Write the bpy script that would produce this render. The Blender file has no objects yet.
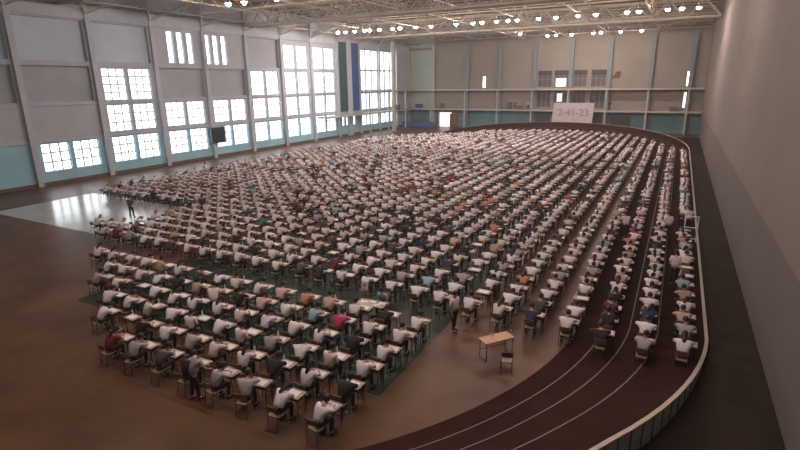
import bpy, bmesh, math, random
import numpy as np
from mathutils import Vector, Matrix
R = random.Random(7)
C = bpy.context.scene.collection
PI = math.pi

# ---------------------------------------------------------------- camera
F_PX = 505.0; CAM_H = 9.6
AZ = math.radians(28.5); PITCH = math.atan(142 / 505); ROLL = 0.013
hd = Vector((-math.sin(AZ), math.cos(AZ), 0))
fwd = hd * math.cos(PITCH) + Vector((0, 0, -math.sin(PITCH)))
r0 = Vector((math.cos(AZ), math.sin(AZ), 0)); u0 = r0.cross(fwd)
rt = r0 * math.cos(ROLL) - u0 * math.sin(ROLL)
up = u0 * math.cos(ROLL) + r0 * math.sin(ROLL)
cam = bpy.data.objects.new('camera', bpy.data.cameras.new('camera'))
C.objects.link(cam)
cam.matrix_world = Matrix(((rt.x, up.x, -fwd.x, 0), (rt.y, up.y, -fwd.y, 0), (rt.z, up.z, -fwd.z, CAM_H), (0, 0, 0, 1)))
cam.data.sensor_width = 36; cam.data.lens = F_PX / 800 * 36
cam.data.clip_start = 0.1; cam.data.clip_end = 500
bpy.context.scene.camera = cam

def project(x, y, z):
    p = Vector((x, y, z - CAM_H)); w = p.dot(fwd)
    if w < 0.1: return (-999, -999)
    return (400 + F_PX * p.dot(rt) / w, 225 - F_PX * p.dot(up) / w)

# ---------------------------------------------------------------- light
WINDOW_L = 3.4            # radiance of the frosted daylight panes
LAMP_L = 560.0            # radiance of the metal halide bulbs
world = bpy.data.worlds.new('sky'); bpy.context.scene.world = world
world.use_nodes = True
bgn = world.node_tree.nodes['Background']
bgn.inputs[0].default_value = (0.75, 0.86, 1.0, 1); bgn.inputs[1].default_value = 1.0
vol = world.node_tree.nodes.new('ShaderNodeVolumeScatter')   # thin scatter added for the glare veil by the windows
vol.inputs['Density'].default_value = 0.0007; vol.inputs['Anisotropy'].default_value = 0.35; vol.inputs['Color'].default_value = (1, 1, 1, 1)
world.node_tree.links.new(vol.outputs['Volume'], world.node_tree.nodes['World Output'].inputs['Volume'])
vs = bpy.context.scene.view_settings
vs.view_transform = 'Standard'; vs.look = 'None'; vs.gamma = 1; vs.use_curve_mapping = False
vs.exposure = 0.0

# ---------------------------------------------------------------- materials
MATS = {}
def mat(name, col, rough=0.7, metal=0.0, noise=0.0, scale=8.0, emit=None, strength=0, spec=0.5, col2=None):
    if name in MATS: return MATS[name]
    m = bpy.data.materials.new(name); m.use_nodes = True
    nt = m.node_tree; b = nt.nodes['Principled BSDF']
    b.inputs['Base Color'].default_value = (*col, 1)
    b.inputs['Roughness'].default_value = rough; b.inputs['Metallic'].default_value = metal
    b.inputs['Specular IOR Level'].default_value = spec
    if noise > 0 or col2:
        tc = nt.nodes.new('ShaderNodeTexCoord'); nz = nt.nodes.new('ShaderNodeTexNoise')
        nz.inputs['Scale'].default_value = scale; nz.inputs['Detail'].default_value = 5
        nt.links.new(tc.outputs['Object'], nz.inputs['Vector'])
        rp = nt.nodes.new('ShaderNodeValToRGB')
        c2 = col2 if col2 else tuple(min(1, c * (1 + noise)) for c in col)
        c1 = col if col2 else tuple(c * (1 - noise) for c in col)
        rp.color_ramp.elements[0].position = 0.35; rp.color_ramp.elements[1].position = 0.65
        rp.color_ramp.elements[0].color = (*c1, 1); rp.color_ramp.elements[1].color = (*c2, 1)
        nt.links.new(nz.outputs['Fac'], rp.inputs['Fac']); nt.links.new(rp.outputs['Color'], b.inputs['Base Color'])
    if emit:
        b.inputs['Emission Color'].default_value = (*emit, 1); b.inputs['Emission Strength'].default_value = strength
    MATS[name] = m; return m

M_floor = mat('tan_floor', (0.115, 0.062, 0.034), 0.38, noise=0.3, scale=0.35, spec=0.17)
M_green = mat('green_court', (0.016, 0.034, 0.022), 0.45, noise=0.25, scale=0.5, spec=0.3)
M_track = mat('maroon_track', (0.034, 0.012, 0.010), 0.85, noise=0.18, scale=1.2, spec=0.06)
M_line = mat('line_paint', (0.15, 0.13, 0.12), 0.6)
M_wallup = mat('grey_plaster', (0.42, 0.47, 0.54), 0.85, noise=0.05, scale=0.4)
M_wallblue = mat('light_blue_paint', (0.30, 0.57, 0.70), 0.7, noise=0.06, scale=0.5)
M_beige = mat('beige_plaster', (0.255, 0.23, 0.20), 0.85, noise=0.06, scale=0.3)
M_palegreen = mat('pale_green_plaster', (0.38, 0.47, 0.44), 0.85, noise=0.05, scale=0.3)
M_teal = mat('teal_paint', (0.11, 0.22, 0.26), 0.7, noise=0.1, scale=0.4)
M_recess = mat('recess_grey', (0.37, 0.41, 0.47), 0.9, noise=0.05, scale=0.5)
M_bluepanel = mat('blue_grey_panel', (0.48, 0.58, 0.70), 0.85, noise=0.06, scale=0.3)
M_frame = mat('window_frame_white', (0.72, 0.75, 0.78), 0.6)
M_pane = mat('daylit_pane', (0.8, 0.85, 0.9), 0.25, emit=(0.90, 0.97, 1.0), strength=WINDOW_L)
M_pillar = mat('pillar_grey', (0.46, 0.51, 0.57), 0.8, noise=0.05, scale=1)
M_pillar_b = mat('pillar_steel_blue', (0.16, 0.22, 0.25), 0.7, noise=0.08, scale=1)
M_ledge = mat('ledge_cream', (0.42, 0.40, 0.35), 0.7, noise=0.05, scale=1)
M_darkglass = mat('dark_glass', (0.12, 0.11, 0.13), 0.12)
M_steel = mat('roof_steel_cream', (0.50, 0.46, 0.38), 0.6, noise=0.08, scale=2)
M_deck = mat('roof_deck', (0.115, 0.10, 0.08), 0.85, noise=0.25, scale=0.8)
M_orange_lit = mat('hung_beam', (0.75, 0.28, 0.14), 0.5)
M_bulb = mat('bulb_glow', (1, 0.9, 0.8), 0.4, emit=(1.0, 0.79, 0.70), strength=LAMP_L)
M_housing = mat('lamp_housing', (0.45, 0.42, 0.38), 0.4, metal=0.6)
M_planks = mat('barrier_planks', (0.40, 0.45, 0.42), 0.7, noise=0.1, scale=2)
M_plankgap = mat('barrier_batten', (0.06, 0.07, 0.07), 0.8)
M_cap = mat('barrier_cap', (0.50, 0.44, 0.36), 0.6)
M_skin = mat('skin', (0.46, 0.27, 0.19), 0.6)
M_eye = mat('eye_dark', (0.02, 0.015, 0.012), 0.3)
M_hair = mat('black_hair', (0.012, 0.010, 0.010), 0.55, noise=0.3, scale=40)
M_trs = [mat('trousers_black', (0.012, 0.012, 0.015), 0.8), mat('trousers_navy', (0.018, 0.022, 0.04), 0.8), mat('trousers_charcoal', (0.04, 0.038, 0.04), 0.8)]
M_shoe = mat('shoe_black', (0.01, 0.01, 0.01), 0.4)
M_ply = mat('chair_ply', (0.24, 0.17, 0.10), 0.5, noise=0.12, scale=6)
M_metal = mat('dark_tube_metal', (0.03, 0.03, 0.032), 0.45, metal=0.4)
M_desk = mat('desk_laminate', (0.36, 0.29, 0.245), 0.45, noise=0.06, scale=5)
M_deskb = mat('desk_orange_laminate', (0.46, 0.24, 0.12), 0.45, noise=0.08, scale=5)
M_paper = mat('paper_white', (0.82, 0.80, 0.79), 0.8)
M_ink = mat('ink_grey', (0.24, 0.20, 0.24), 0.8)
M_inkd = mat('ink_dark', (0.05, 0.05, 0.06), 0.8)
M_bottle = mat('bottle_plastic', (0.70, 0.74, 0.76), 0.15)
M_bluecap = mat('bottle_cap', (0.12, 0.25, 0.5), 0.4)
M_bgreen = mat('banner_green', (0.015, 0.09, 0.10), 0.8)
M_bblue = mat('banner_blue', (0.03, 0.09, 0.30), 0.8)
M_mat = mat('mat_blue', (0.05, 0.09, 0.24), 0.7, noise=0.1, scale=1)
M_dark = mat('dark_box', (0.05, 0.08, 0.10), 0.5)
M_brown = mat('brown_wood', (0.16, 0.08, 0.05), 0.6, noise=0.15, scale=3)
M_pinkday = mat('daylight_opening', (0.9, 0.85, 0.85), 0.6, emit=(1.0, 0.82, 0.82), strength=1.6)
M_banner = mat('banner_cloth', (0.52, 0.47, 0.50), 0.85, noise=0.03, scale=1)
SHIRTS = [  # (word, material)
    ('white', mat('shirt_white', (0.80, 0.78, 0.82), 0.85, noise=0.05, scale=12)),
    ('off-white', mat('shirt_offwhite', (0.72, 0.66, 0.65), 0.85, noise=0.05, scale=12)),
    ('light grey', mat('shirt_grey', (0.40, 0.39, 0.41), 0.85, noise=0.08, scale=12)),
    ('pale pink', mat('shirt_pink', (0.66, 0.46, 0.43), 0.85, noise=0.06, scale=12)),
    ('beige', mat('shirt_beige', (0.48, 0.37, 0.27), 0.85, noise=0.06, scale=12)),
    ('black', mat('shirt_black', (0.02, 0.02, 0.023), 0.85)),
    ('navy blue', mat('shirt_navy', (0.03, 0.045, 0.09), 0.85)),
    ('dark red', mat('shirt_darkred', (0.17, 0.03, 0.04), 0.85)),
    ('light blue', mat('shirt_lightblue', (0.32, 0.50, 0.58), 0.85)),
    ('salmon', mat('shirt_salmon', (0.60, 0.25, 0.18), 0.85)),
    ('magenta', mat('shirt_magenta', (0.50, 0.04, 0.14), 0.85)),
    ('teal', mat('shirt_teal', (0.05, 0.22, 0.22), 0.85)),
    ('dark grey', mat('shirt_darkgrey', (0.09, 0.085, 0.095), 0.85)),
]
SW = [58, 18, 6, 6, 3, 5, 2.5, 2, 1.5, 1.5, .6, .5, 4]
SIDX = {w: i for i, (w, m) in enumerate(SHIRTS)}

# ---------------------------------------------------------------- helpers
def link(o, parent=None):
    C.objects.link(o)
    if parent is not None: o.parent = parent
    return o
def tag(o, label=None, cat=None, group=None, kind=None):
    if label: o['label'] = label
    if cat: o['category'] = cat
    if group: o['group'] = group
    if kind: o['kind'] = kind
    return o
def empty(name, loc, rz=0.0):
    o = bpy.data.objects.new(name, None); o.empty_display_size = 0.1
    C.objects.link(o); o.location = loc; o.rotation_euler = (0, 0, rz); return o

class MB:
    """collects simple shapes into one mesh"""
    def __init__(s): s.v = []; s.f = []; s.m = []
    def add(s, vs, fs, mi=0):
        n = len(s.v); s.v += [tuple(v) for v in vs]; s.f += [tuple(i + n for i in f) for f in fs]; s.m += [mi] * len(fs)
        return s
    def box(s, x0, x1, y0, y1, z0, z1, mi=0):
        x0, x1 = min(x0, x1), max(x0, x1); y0, y1 = min(y0, y1), max(y0, y1); z0, z1 = min(z0, z1), max(z0, z1)
        return s.add([(x0, y0, z0), (x1, y0, z0), (x1, y1, z0), (x0, y1, z0), (x0, y0, z1), (x1, y0, z1), (x1, y1, z1), (x0, y1, z1)],
                     [(0, 3, 2, 1), (4, 5, 6, 7), (0, 1, 5, 4), (1, 2, 6, 5), (2, 3, 7, 6), (3, 0, 4, 7)], mi)
    def tube(s, p, q, r, n=8, mi=0, r2=None, cap=True):
        p = Vector(p); q = Vector(q); d = (q - p)
        if d.length < 1e-6: return s
        d.normalize(); a = d.orthogonal().normalized(); b = d.cross(a); r2 = r if r2 is None else r2
        vs = [p + (a * math.cos(2 * PI * i / n + PI / n) + b * math.sin(2 * PI * i / n + PI / n)) * r for i in range(n)]
        vs += [q + (a * math.cos(2 * PI * i / n + PI / n) + b * math.sin(2 * PI * i / n + PI / n)) * r2 for i in range(n)]
        fs = [(i, (i + 1) % n, n + (i + 1) % n, n + i) for i in range(n)]
        if cap: fs += [tuple(range(n))[::-1], tuple(range(n, 2 * n))]
        return s.add(vs, fs, mi)
    def path(s, pts, r, n=6, mi=0):
        for a, b in zip(pts, pts[1:]): s.tube(a, b, r, n, mi)
        return s
    def lathe(s, prof, c=(0, 0, 0), n=16, mi=0):
        vs = []; fs = []
        for r, z in prof:
            for i in range(n): vs.append((c[0] + r * math.cos(2 * PI * i / n), c[1] + r * math.sin(2 * PI * i / n), c[2] + z))
        for k in range(len(prof) - 1):
            for i in range(n): fs.append((k * n + i, k * n + (i + 1) % n, (k + 1) * n + (i + 1) % n, (k + 1) * n + i))
        fs += [tuple(range(n))[::-1], tuple((len(prof) - 1) * n + i for i in range(n))]
        return s.add(vs, fs, mi)
    def mesh(s, name, mats):
        me = bpy.data.meshes.new(name); me.from_pydata(s.v, [], s.f)
        for m in (mats if isinstance(mats, (list, tuple)) else [mats]): me.materials.append(m)
        me.polygons.foreach_set('material_index', s.m); me.update(); return me
    def build(s, name, mats, parent=None):
        return link(bpy.data.objects.new(name, s.mesh(name, mats)), parent)

def evald(o):
    dg = bpy.context.evaluated_depsgraph_get(); dg.update()
    me = bpy.data.meshes.new_from_object(o.evaluated_get(dg)); old = o.data
    bpy.data.objects.remove(o)
    return me
def bevel(o, w, seg=2):
    md = o.modifiers.new('bevel', 'BEVEL'); md.width = w; md.segments = seg; md.limit_method = 'ANGLE'; return o
def struct(name, mb, mats, label, parent=None):
    o = mb.build(name, mats, parent)
    if parent is None: tag(o, label, name.split('_')[0].split('.')[0], None, 'structure')
    return o

# ---------------------------------------------------------------- the hall
XL, XR, YB, YN = -55.5, 3.6, 107.0, -5.0
ZC = 17.4
FLX0, FLX1, FLY0, FLY1 = XL - .6, XR + .6, YN - .6, YB + .6
fl = MB().box(FLX0, FLX1, FLY0, FLY1, -0.3, 0)
struct('floor', fl, M_floor, 'glossy tan brown hall floor')

CX, RI, RO = -19.0, 16.5, 20.9
YC0, YC1 = 20.5, 80.0
XI = CX + RI
def tuck(r, sa):
    return r - .55 * max(0, (r - RI) / (RO - RI)) * min(1, sa / .42)
def loop_pts(r, n=64, zf=None):
    """stadium loop, counter-clockwise from near right corner"""
    pts = []
    for i in range(13): pts.append((CX + r, YC0 + (YC1 - YC0) * i / 12, 0.0))
    for i in range(1, n): a = PI * i / n; pts.append((CX + r * math.cos(a), YC1 + r * math.sin(a), math.sin(a)))
    pts = pts[:-int(n * .12)]
    near = []
    for i in range(int(n * .30), n): a = PI + PI * i / n; q = tuck(r, -math.sin(a)); near.append((CX + q * math.cos(a), YC0 + q * math.sin(a), -math.sin(a)))
    return near + pts
HB = 1.9
def bank(r, s, side=1):
    t = max(0, min(1, (r - RI) / (RO - RI)))
    return 0.004 + HB * s * t ** 1.25
rings = [RI + (RO - RI) * k / 8 for k in range(9)]
tv = []; tf = []
lp = [loop_pts(r) for r in rings]; NL = len(lp[0])
for k, r in enumerate(rings):
    for (x, y, s) in lp[k]: tv.append((x, y, bank(r, s) + 0.02))
for k in range(8):
    for i in range(NL - 1):
        j = i + 1; tf.append((k * NL + i, (k + 1) * NL + i, (k + 1) * NL + j, k * NL + j))
trk = MB(); trk.add(tv, tf)
# skirt under the inner edge so that the surface has a body
struct('floor_track', trk, M_track, 'maroon running track with banked curves around the hall')
lines = MB()
for r in (17.4, 18.3, 19.3):
    for w0, w1 in ((r - .025, r + .025),):
        a = loop_pts(w0); b = loop_pts(w1)
        vs_ = [(x, y, bank(w0, s) + .026) for x, y, s in a] + [(x, y, bank(w1, s) + .026) for x, y, s in b]
        lines.add(vs_, [(i, NL + i, NL + (i + 1) % NL, (i + 1) % NL) for i in range(NL - 1)])
struct('floor_track_lines', lines, M_line, 'thin pale lane lines painted along the maroon track')
gr = MB().box(-23.8, -7.35, 12.0, 72, 0.001, 0.012).box(-39.5, -27.5, 27, 72, 0.001, 0.012)
struct('floor_green_court', gr, M_green, 'dark green court surface under the rows of desks')

# barrier along the outer rim on the right hand side of the loop
def barrier():
    pts = []
    for i in range(26, 0, -1): a = math.radians(90 * i / 26); pts.append((-a, YC0))
    seq = []
    for i in range(40, -1, -1): a = math.radians(100 * i / 40); q = tuck(RO, math.sin(a)); seq.append((CX + q * math.cos(a), YC0 - q * math.sin(a), math.sin(a), math.cos(a), -math.sin(a)))
    for i in range(1, 24): seq.append((CX + RO, YC0 + (YC1 - YC0) * i / 24, 0, 1, 0))
    for i in range(0, 56): a = math.radians(140 * i / 55); seq.append((CX + RO * math.cos(a), YC1 + RO * math.sin(a), math.sin(a), math.cos(a), math.sin(a)))
    return seq
seq = barrier()
cap = MB(); inn = MB(); pl = MB(); bt = MB()
for (a, b) in zip(seq, seq[1:]):
    def P(q, off, z): return (q[0] + q[3] * off, q[1] + q[4] * off, z)
    za = HB * a[2] + .12; zb = HB * b[2] + .12
    if a[2] == 0 or b[2] == 0: pass
    def slab(mb, o0, o1, z0a, z1a, z0b, z1b, mi=0):
        mb.add([P(a, o0, z0a), P(a, o1, z0a), P(b, o1, z0b), P(b, o0, z0b), P(a, o0, z1a), P(a, o1, z1a), P(b, o1, z1b), P(b, o0, z1b)],
               [(0, 3, 2, 1), (4, 5, 6, 7), (0, 1, 5, 4), (1, 2, 6, 5), (2, 3, 7, 6), (3, 0, 4, 7)], mi)
    slab(inn, 0.0, 0.05, 0, za, 0, zb)
    slab(pl, 0.05, 0.09, 0, za, 0, zb)
    slab(cap, -0.02, 0.10, za, za + .04, zb, zb + .04)
# plank joints every 0.45 m on the outside of the near curve
for i in range(0, 90):
    a = math.radians(100) - i * 0.6 / RO
    if a < -0.02: break
    q = tuck(RO, max(0, math.sin(a))); x = CX + q * math.cos(a); y = YC0 - q * math.sin(a); z = HB * max(0, math.sin(a)) + .12
    bt.tube((x + .09 * math.cos(a), y - .09 * math.sin(a), 0), (x + .09 * math.cos(a), y - .09 * math.sin(a), z), .022, 4)
bar = empty('track_barrier', (CX + RO, YC0, 0))
tag(bar, 'curved wooden barrier with pale cap along the outer rim of the banked track', 'barrier')
def rel(o, root):
    o.parent = root; o.matrix_parent_inverse = Matrix.Translation(-Vector(root.location)); return o
rel(inn.build('inner_panel', M_track), bar); pl.add(bt.v, bt.f, 1); rel(pl.build('outer_planks', [M_planks, M_plankgap]), bar)
rel(cap.build('cap_rail', M_cap), bar)

ap = MB()
sq = [q for q in seq if q[3] > .35]
for a, b in zip(sq, sq[1:]):
    ap.add([(a[0] + .05, a[1], .006), (XR, a[1], .006), (XR, b[1], .006), (b[0] + .05, b[1], .006)], [(0, 1, 2, 3)])
struct('floor_apron', ap, mat('apron_dark', (.028, .020, .017), .8, noise=.2, scale=1, spec=.1), 'dark rubber floor between the barrier and the right wall')
pc = MB().box(-47.5, -33.2, 19.0, 27.2, .001, .010)  # open floor patch, its pale colour stands in for window sheen
struct('floor_pale_sheen', pc, mat('pale_sheen', (.50, .54, .56), .16, noise=.06, scale=.5), 'pale glossy floor patch painted in for window sheen, left open between the blocks')
# ---- generic wall with openings: u along the wall, z up
def wall_cells(mb, plane, c0, c1, u0, u1, z0, z1, holes, zsplit=None, mats=(0, 0)):
    holes = [h for h in holes if h[1] > u0 and h[0] < u1]
    us = sorted(set([u0, u1] + [min(u1, max(u0, h[i])) for h in holes for i in (0, 1)]))
    zs = sorted(set([z0, z1] + [h[2] for h in holes] + [h[3] for h in holes] + ([zsplit] if zsplit else [])))
    for a, b in zip(us, us[1:]):
        run = None
        for c, d in zip(zs, zs[1:]):
            um, zm = (a + b) / 2, (c + d) / 2
            if any(h[0] < um < h[1] and h[2] < zm < h[3] for h in holes): continue
            mi = mats[1] if (zsplit and zm > zsplit) else mats[0]
            if plane == 'x': mb.box(c0, c1, a, b, c, d, mi)
            else: mb.box(a, b, c0, c1, c, d, mi)

WN = [0]
def window(plane, c, u0, u1, z0, z1, nx, nz, label, pane=M_pane, fr=M_frame, bar=0.035, face=0.0):
    """plane 'x': glass at x=c facing +X; plane 'y': glass at y=c facing -Y"""
    WN[0] += 1
    f = MB(); p = MB(); b = 0.07
    def bx(mb, a0, a1, b0, b1, d0, d1):
        if plane == 'x': mb.box(c + d0, c + d1, a0, a1, b0, b1)
        else: mb.box(a0, a1, c - d1, c - d0, b0, b1)
    bx(f, u0, u1, z0, z0 + b, 0.02, 0.12); bx(f, u0, u1, z1 - b, z1, 0.02, 0.12)
    bx(f, u0, u0 + b, z0 + b, z1 - b, 0.02, 0.12); bx(f, u1 - b, u1, z0 + b, z1 - b, 0.02, 0.12)
    for i in range(1, nx):
        u = u0 + (u1 - u0) * i / nx; bx(f, u - bar, u + bar, z0 + b, z1 - b, 0.03, 0.10)
    for i in range(1, nz):
        z = z0 + (z1 - z0) * i / nz; bx(f, u0 + b, u1 - b, z - bar, z + bar, 0.035, 0.09)
    bx(p, u0, u1, z0, z1, -0.01, 0.01)
    o = f.build('window_%d' % WN[0], fr); tag(o, label, 'window', None, 'structure')
    q = p.build('window_pane', pane, o); return o

pil = [26.7 + 7.45 * i for i in range(-4, 11)]       # pillar Y positions on the left wall (index 4 -> 26.7)
ORD = ['first', 'second', 'third', 'fourth', 'fifth', 'sixth', 'seventh', 'eighth', 'ninth', 'tenth', 'eleventh', 'twelfth', 'thirteenth',
       'fourteenth', 'fifteenth', 'sixteenth', 'seventeenth', 'eighteenth', 'nineteenth', 'twentieth', 'twenty-first', 'twenty-second',
       'twenty-third', 'twenty-fourth', 'twenty-fifth', 'twenty-sixth', 'twenty-seventh', 'twenty-eighth', 'twenty-ninth', 'thirtieth']
T = [(1.35, 4.15), (4.75, 7.65), (8.15, 11.55), (12.1, 15.6)]
holes = []; recs = []; wins = []
for bi in range(14):
    a, b = pil[bi] + 0.25, pil[bi + 1] - 0.25
    bay = bi - 4      # 0 = bay just outside the left edge, 1.. = seen bays
    m = (a + b) / 2
    pair = [(a + .55, m - .22), (m + .22, b - .55)]
    tiers = []
    if bay == 1: tiers = [0, 1, 2]; recs.append((a + .2, b - .2, 12.2, 16.2, M_bluepanel))
    elif bay in (2, 3):
        tiers = [0, 1]; recs.append((a + .2, b - .2, 8.2, 11.7, M_recess))
        for k in range(3):
            u = (a + 1.9 + k * 1.45) if bay == 2 else (a + .1 + k * 1.42)
            wins.append((u, u + .85, 12.3, 16.0, 1, 1, 'tall narrow slit window, %s slit of wall bay %s' % (ORD[k], ORD[bay - 1]), .03))
    elif bay == 4: tiers = [0, 1, 2]; recs.append((a + .2, b - .2, 12.1, 16.2, M_recess))
    elif bay in (5, 6): tiers = [0, 1, 2, 3]
    elif bay == 7:
        for k in range(4): wins.append((a + 1.0 + k * 1.25, a + 1.7 + k * 1.25, 1.9, 3.9, 1, 1, 'small low window, %s of four below the banners' % ORD[k], .03))
    elif bay in (8, 9, 10):
        for t, (z0, z1) in enumerate([(1.5, 3.5), (4.6, 7.7), (8.3, 12.0), (12.2, 15.9)]):
            for k, (p0, p1) in enumerate([(a + .1, a + 2.2), (a + 2.45, m + 1.0), (m + 1.2, b - .15)]):
                if bay == 10 and k > 1: continue
                wins.append((p0, p1, z0, z1, 2, 2, 'far left wall window, tier %s bay %s pane %s' % (ORD[t], ORD[bay - 1], ORD[k]), .03))
    elif bay <= 0:
        if bay == 0: tiers = [0]
        recs.append((a + .2, b - .2, 8.2, 11.7, M_recess)); recs.append((a + .2, b - .2, 12.2, 16.2, M_bluepanel)); 
        if bay < 0: continue
    for t in tiers:
        for k, (p0, p1) in enumerate(pair):
            wins.append((p0, p1, T[t][0], T[t][1], 3, 3 if t < 2 else 4, 'white framed window, wall bay %s from camera, tier %s, %s pane' % (ORD[max(0, bay)], ORD[t], 'near' if k == 0 else 'far'), .08))
holes = [(w[0], w[1], w[2], w[3]) for w in wins] + [(r[0], r[1], r[2], r[3]) for r in recs]
wl = MB(); wall_cells(wl, 'x', XL - .4, XL, YN - .4, YB + .4, 0, 20.6, holes, 4.35, (1, 0))
struct('wall_left', wl, [M_wallup, M_wallblue], 'long left wall, grey above and light blue below')
for w in wins:
    window('x', XL - .3, w[0], w[1], w[2], w[3], w[4], w[5], w[6], bar=w[7])
for i, (a, b, c, d, m) in enumerate(recs):
    struct('wall_left_panel_%d' % (i + 1), MB().box(XL - .5, XL - .38, a, b, c, d), m, 'blank recessed wall panel between pillars')
TN = [0]
def trim(mb, mats, label):
    TN[0] += 1; return struct('trim_%d' % TN[0], mb, mats, label)
for i, y in enumerate(pil):
    if y > YB - 1: continue
    trim(MB().box(XL, XL + .35, y - .25, y + .25, 0, ZC, 0), M_pillar, 'pillar on the left wall, %s from camera end' % ORD[i])
trim(MB().box(XL, XL + .25, YN, YB, 16.35, 17.3), M_pillar, 'ledge beam along the top of the left wall')
trim(MB().box(XL, XL + .14, YN, YB, 4.3, 4.45).box(XL, XL + .12, YN, YB, 7.85, 8.0), M_pillar, 'thin ledges along the left wall')
struct('baseboard_left', MB().box(XL, XL + .12, YN, YB, 0, .35), mat('base_brown', (.13, .09, .075), .7), 'brown baseboard below the blue wall')

# back wall
bx = [-55.2, -49.0, -40.9, -33.7, -26.5, -19.4, -12.4, -5.3, 1.2]
bw = []; bd = []
for (x0, x1) in ((-25.9, -23.1), (-22.6, -19.9), (-18.9, -16.4), (-15.6, -12.9)):
    bd.append((x0, x1, 8.4, 11.6)); bd.append((x0, x1, 4.4, 7.8))
slits = [(-37.6, -36.9, 8.35, 10.7), (0.55, 1.35, 8.4, 11.0), (0.4, 1.2, 4.6, 7.4)]
doorh = (-47.6, -44.6, 0.0, 3.1)
bh = [(b[0], b[1], b[2], b[3]) for b in bd] + slits + [doorh]
wb = MB()
wall_cells(wb, 'y', YB, YB + .4, XL - .4, -49.0, 0, 20.6, bh, 3.9, (1, 2))
wall_cells(wb, 'y', YB, YB + .4, -49.0, XR + .4, 0, 20.6, bh, 3.9, (1, 0))
struct('wall_back', wb, [M_beige, M_teal, M_palegreen], 'end wall, beige above and teal below the balconies')
for i, b in enumerate(bd):
    window('y', YB + .25, b[0], b[1], b[2], b[3], 3, 2 if i % 2 == 0 else 1, 'dark interior window of the end wall, %s from the left, %s storey' % (ORD[i // 2], 'upper' if i % 2 == 0 else 'lower'), pane=M_darkglass, fr=mat('grey_frame', (.3, .3, .32), .6))
window('y', YB + .25, *slits[0], 1, 1, 'bright narrow window left of centre on the end wall')
window('y', YB + .25, *slits[1], 1, 1, 'bright narrow window near the right corner above the upper balcony')
window('y', YB + .25, *slits[2], 1, 1, 'pinkish narrow window between the balconies at the right corner', pane=M_pinkday)
for (x0, x1, y0, y1) in bd:
    if y0 > 8: trim(MB().box(x0, x1, YB + .05, YB + .2, 10.75, y1), mat('transom_dark', (.03, .025, .025), .5), 'dark transom over the interior window at %.0f m from the right' % (XR - x0))
trim(MB().box(-22.3, -20.3, YB + .10, YB + .2, 8.5, 10.1).box(-21.9, -20.9, YB + .10, YB + .2, 5.6, 7.2), mat('pane_glint', (.8, .8, .8), .5, emit=(.95, .97, 1), strength=.75), 'glowing panels put in for the reflections on the second interior window')  # glowing boxes put in for the bright reflections on this glass
d1 = struct('door_1', MB().box(doorh[0], doorh[1], YB + .3, YB + .36, 0, 3.1), M_pinkday, 'bright daylit doorway at the left of the end wall')
MB().box(-45.0, -43.0, YB - .12, YB - .04, 0.02, 2.9).build('door_leaf', M_brown, d1)
MB().box(doorh[0] - .15, doorh[0], YB - .1, YB, 0, 3.25).box(doorh[0], doorh[1], YB - .1, YB, 3.1, 3.25).build('door_frame', M_pillar, d1)
for i, x in enumerate(bx):
    trim(MB().box(x - .32, x + .32, YB - .55, YB, 0, ZC), M_pillar_b if i >= 2 else M_ledge, 'pillar on the end wall, %s from the left corner' % ORD[i])
trim(MB().box(XL, XR, YB - .15, YB, 16.5, 17.0), M_beige, 'beam along the top of the end wall')
# balconies: slabs along end wall and round the far left corner
for z, nm in ((3.75, 'lower'), (7.85, 'upper')):
    s = MB().box(XL, XR, YB - 1.9, YB, z, z + .28).box(XL, XL + 2.4, 72.5 if nm == 'lower' else 86.3, YB - 1.9, z, z + .28)
    trim(s, M_ledge, '%s balcony walkway slab along the end wall and far left corner' % nm)
for i, x in enumerate(bx[1:]):
    trim(MB().box(x - .13, x + .13, YB - 1.9, YB - 1.64, 0, 3.75).box(x - .1, x + .1, YB - 1.9, YB - 1.7, 4.03, 7.85), M_ledge, 'slim balcony post, %s from the left' % ORD[i])
for i, y in enumerate((86.3, 93.8, 101.3)):
    trim(MB().box(XL + 2.15, XL + 2.4, y - .13, y + .13, 0, 3.75).box(XL + 2.15, XL + 2.4, y - .1, y + .1, 4.03, 7.85), M_ledge, 'slim post under the left balcony, %s from the camera' % ORD[i])
trim(MB().tube((-51.2, 92.3, 0), (-51.2, 92.3, ZC), .42, 16), M_ledge, 'free-standing round column in the far left corner')

# right and near walls
wr = MB(); wall_cells(wr, 'x', XR, XR + .4, YN - .4, YB + .4, 0, 20.6, [], 4.0, (1, 0))
struct('wall_right', wr, [mat('right_wall_brown', (.17, .145, .13), .9, noise=.06, scale=.3), mat('right_wall_dark', (.12, .10, .092), .9, noise=.06, scale=.3)], 'plain right wall behind the barrier')
wn = MB(); wall_cells(wn, 'y', YN - .4, YN, XL - .4, XR + .4, 0, 20.6, [], 4.0, (1, 0))
struct('wall_near', wn, [M_beige, M_teal], 'plain wall behind the camera')

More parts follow.
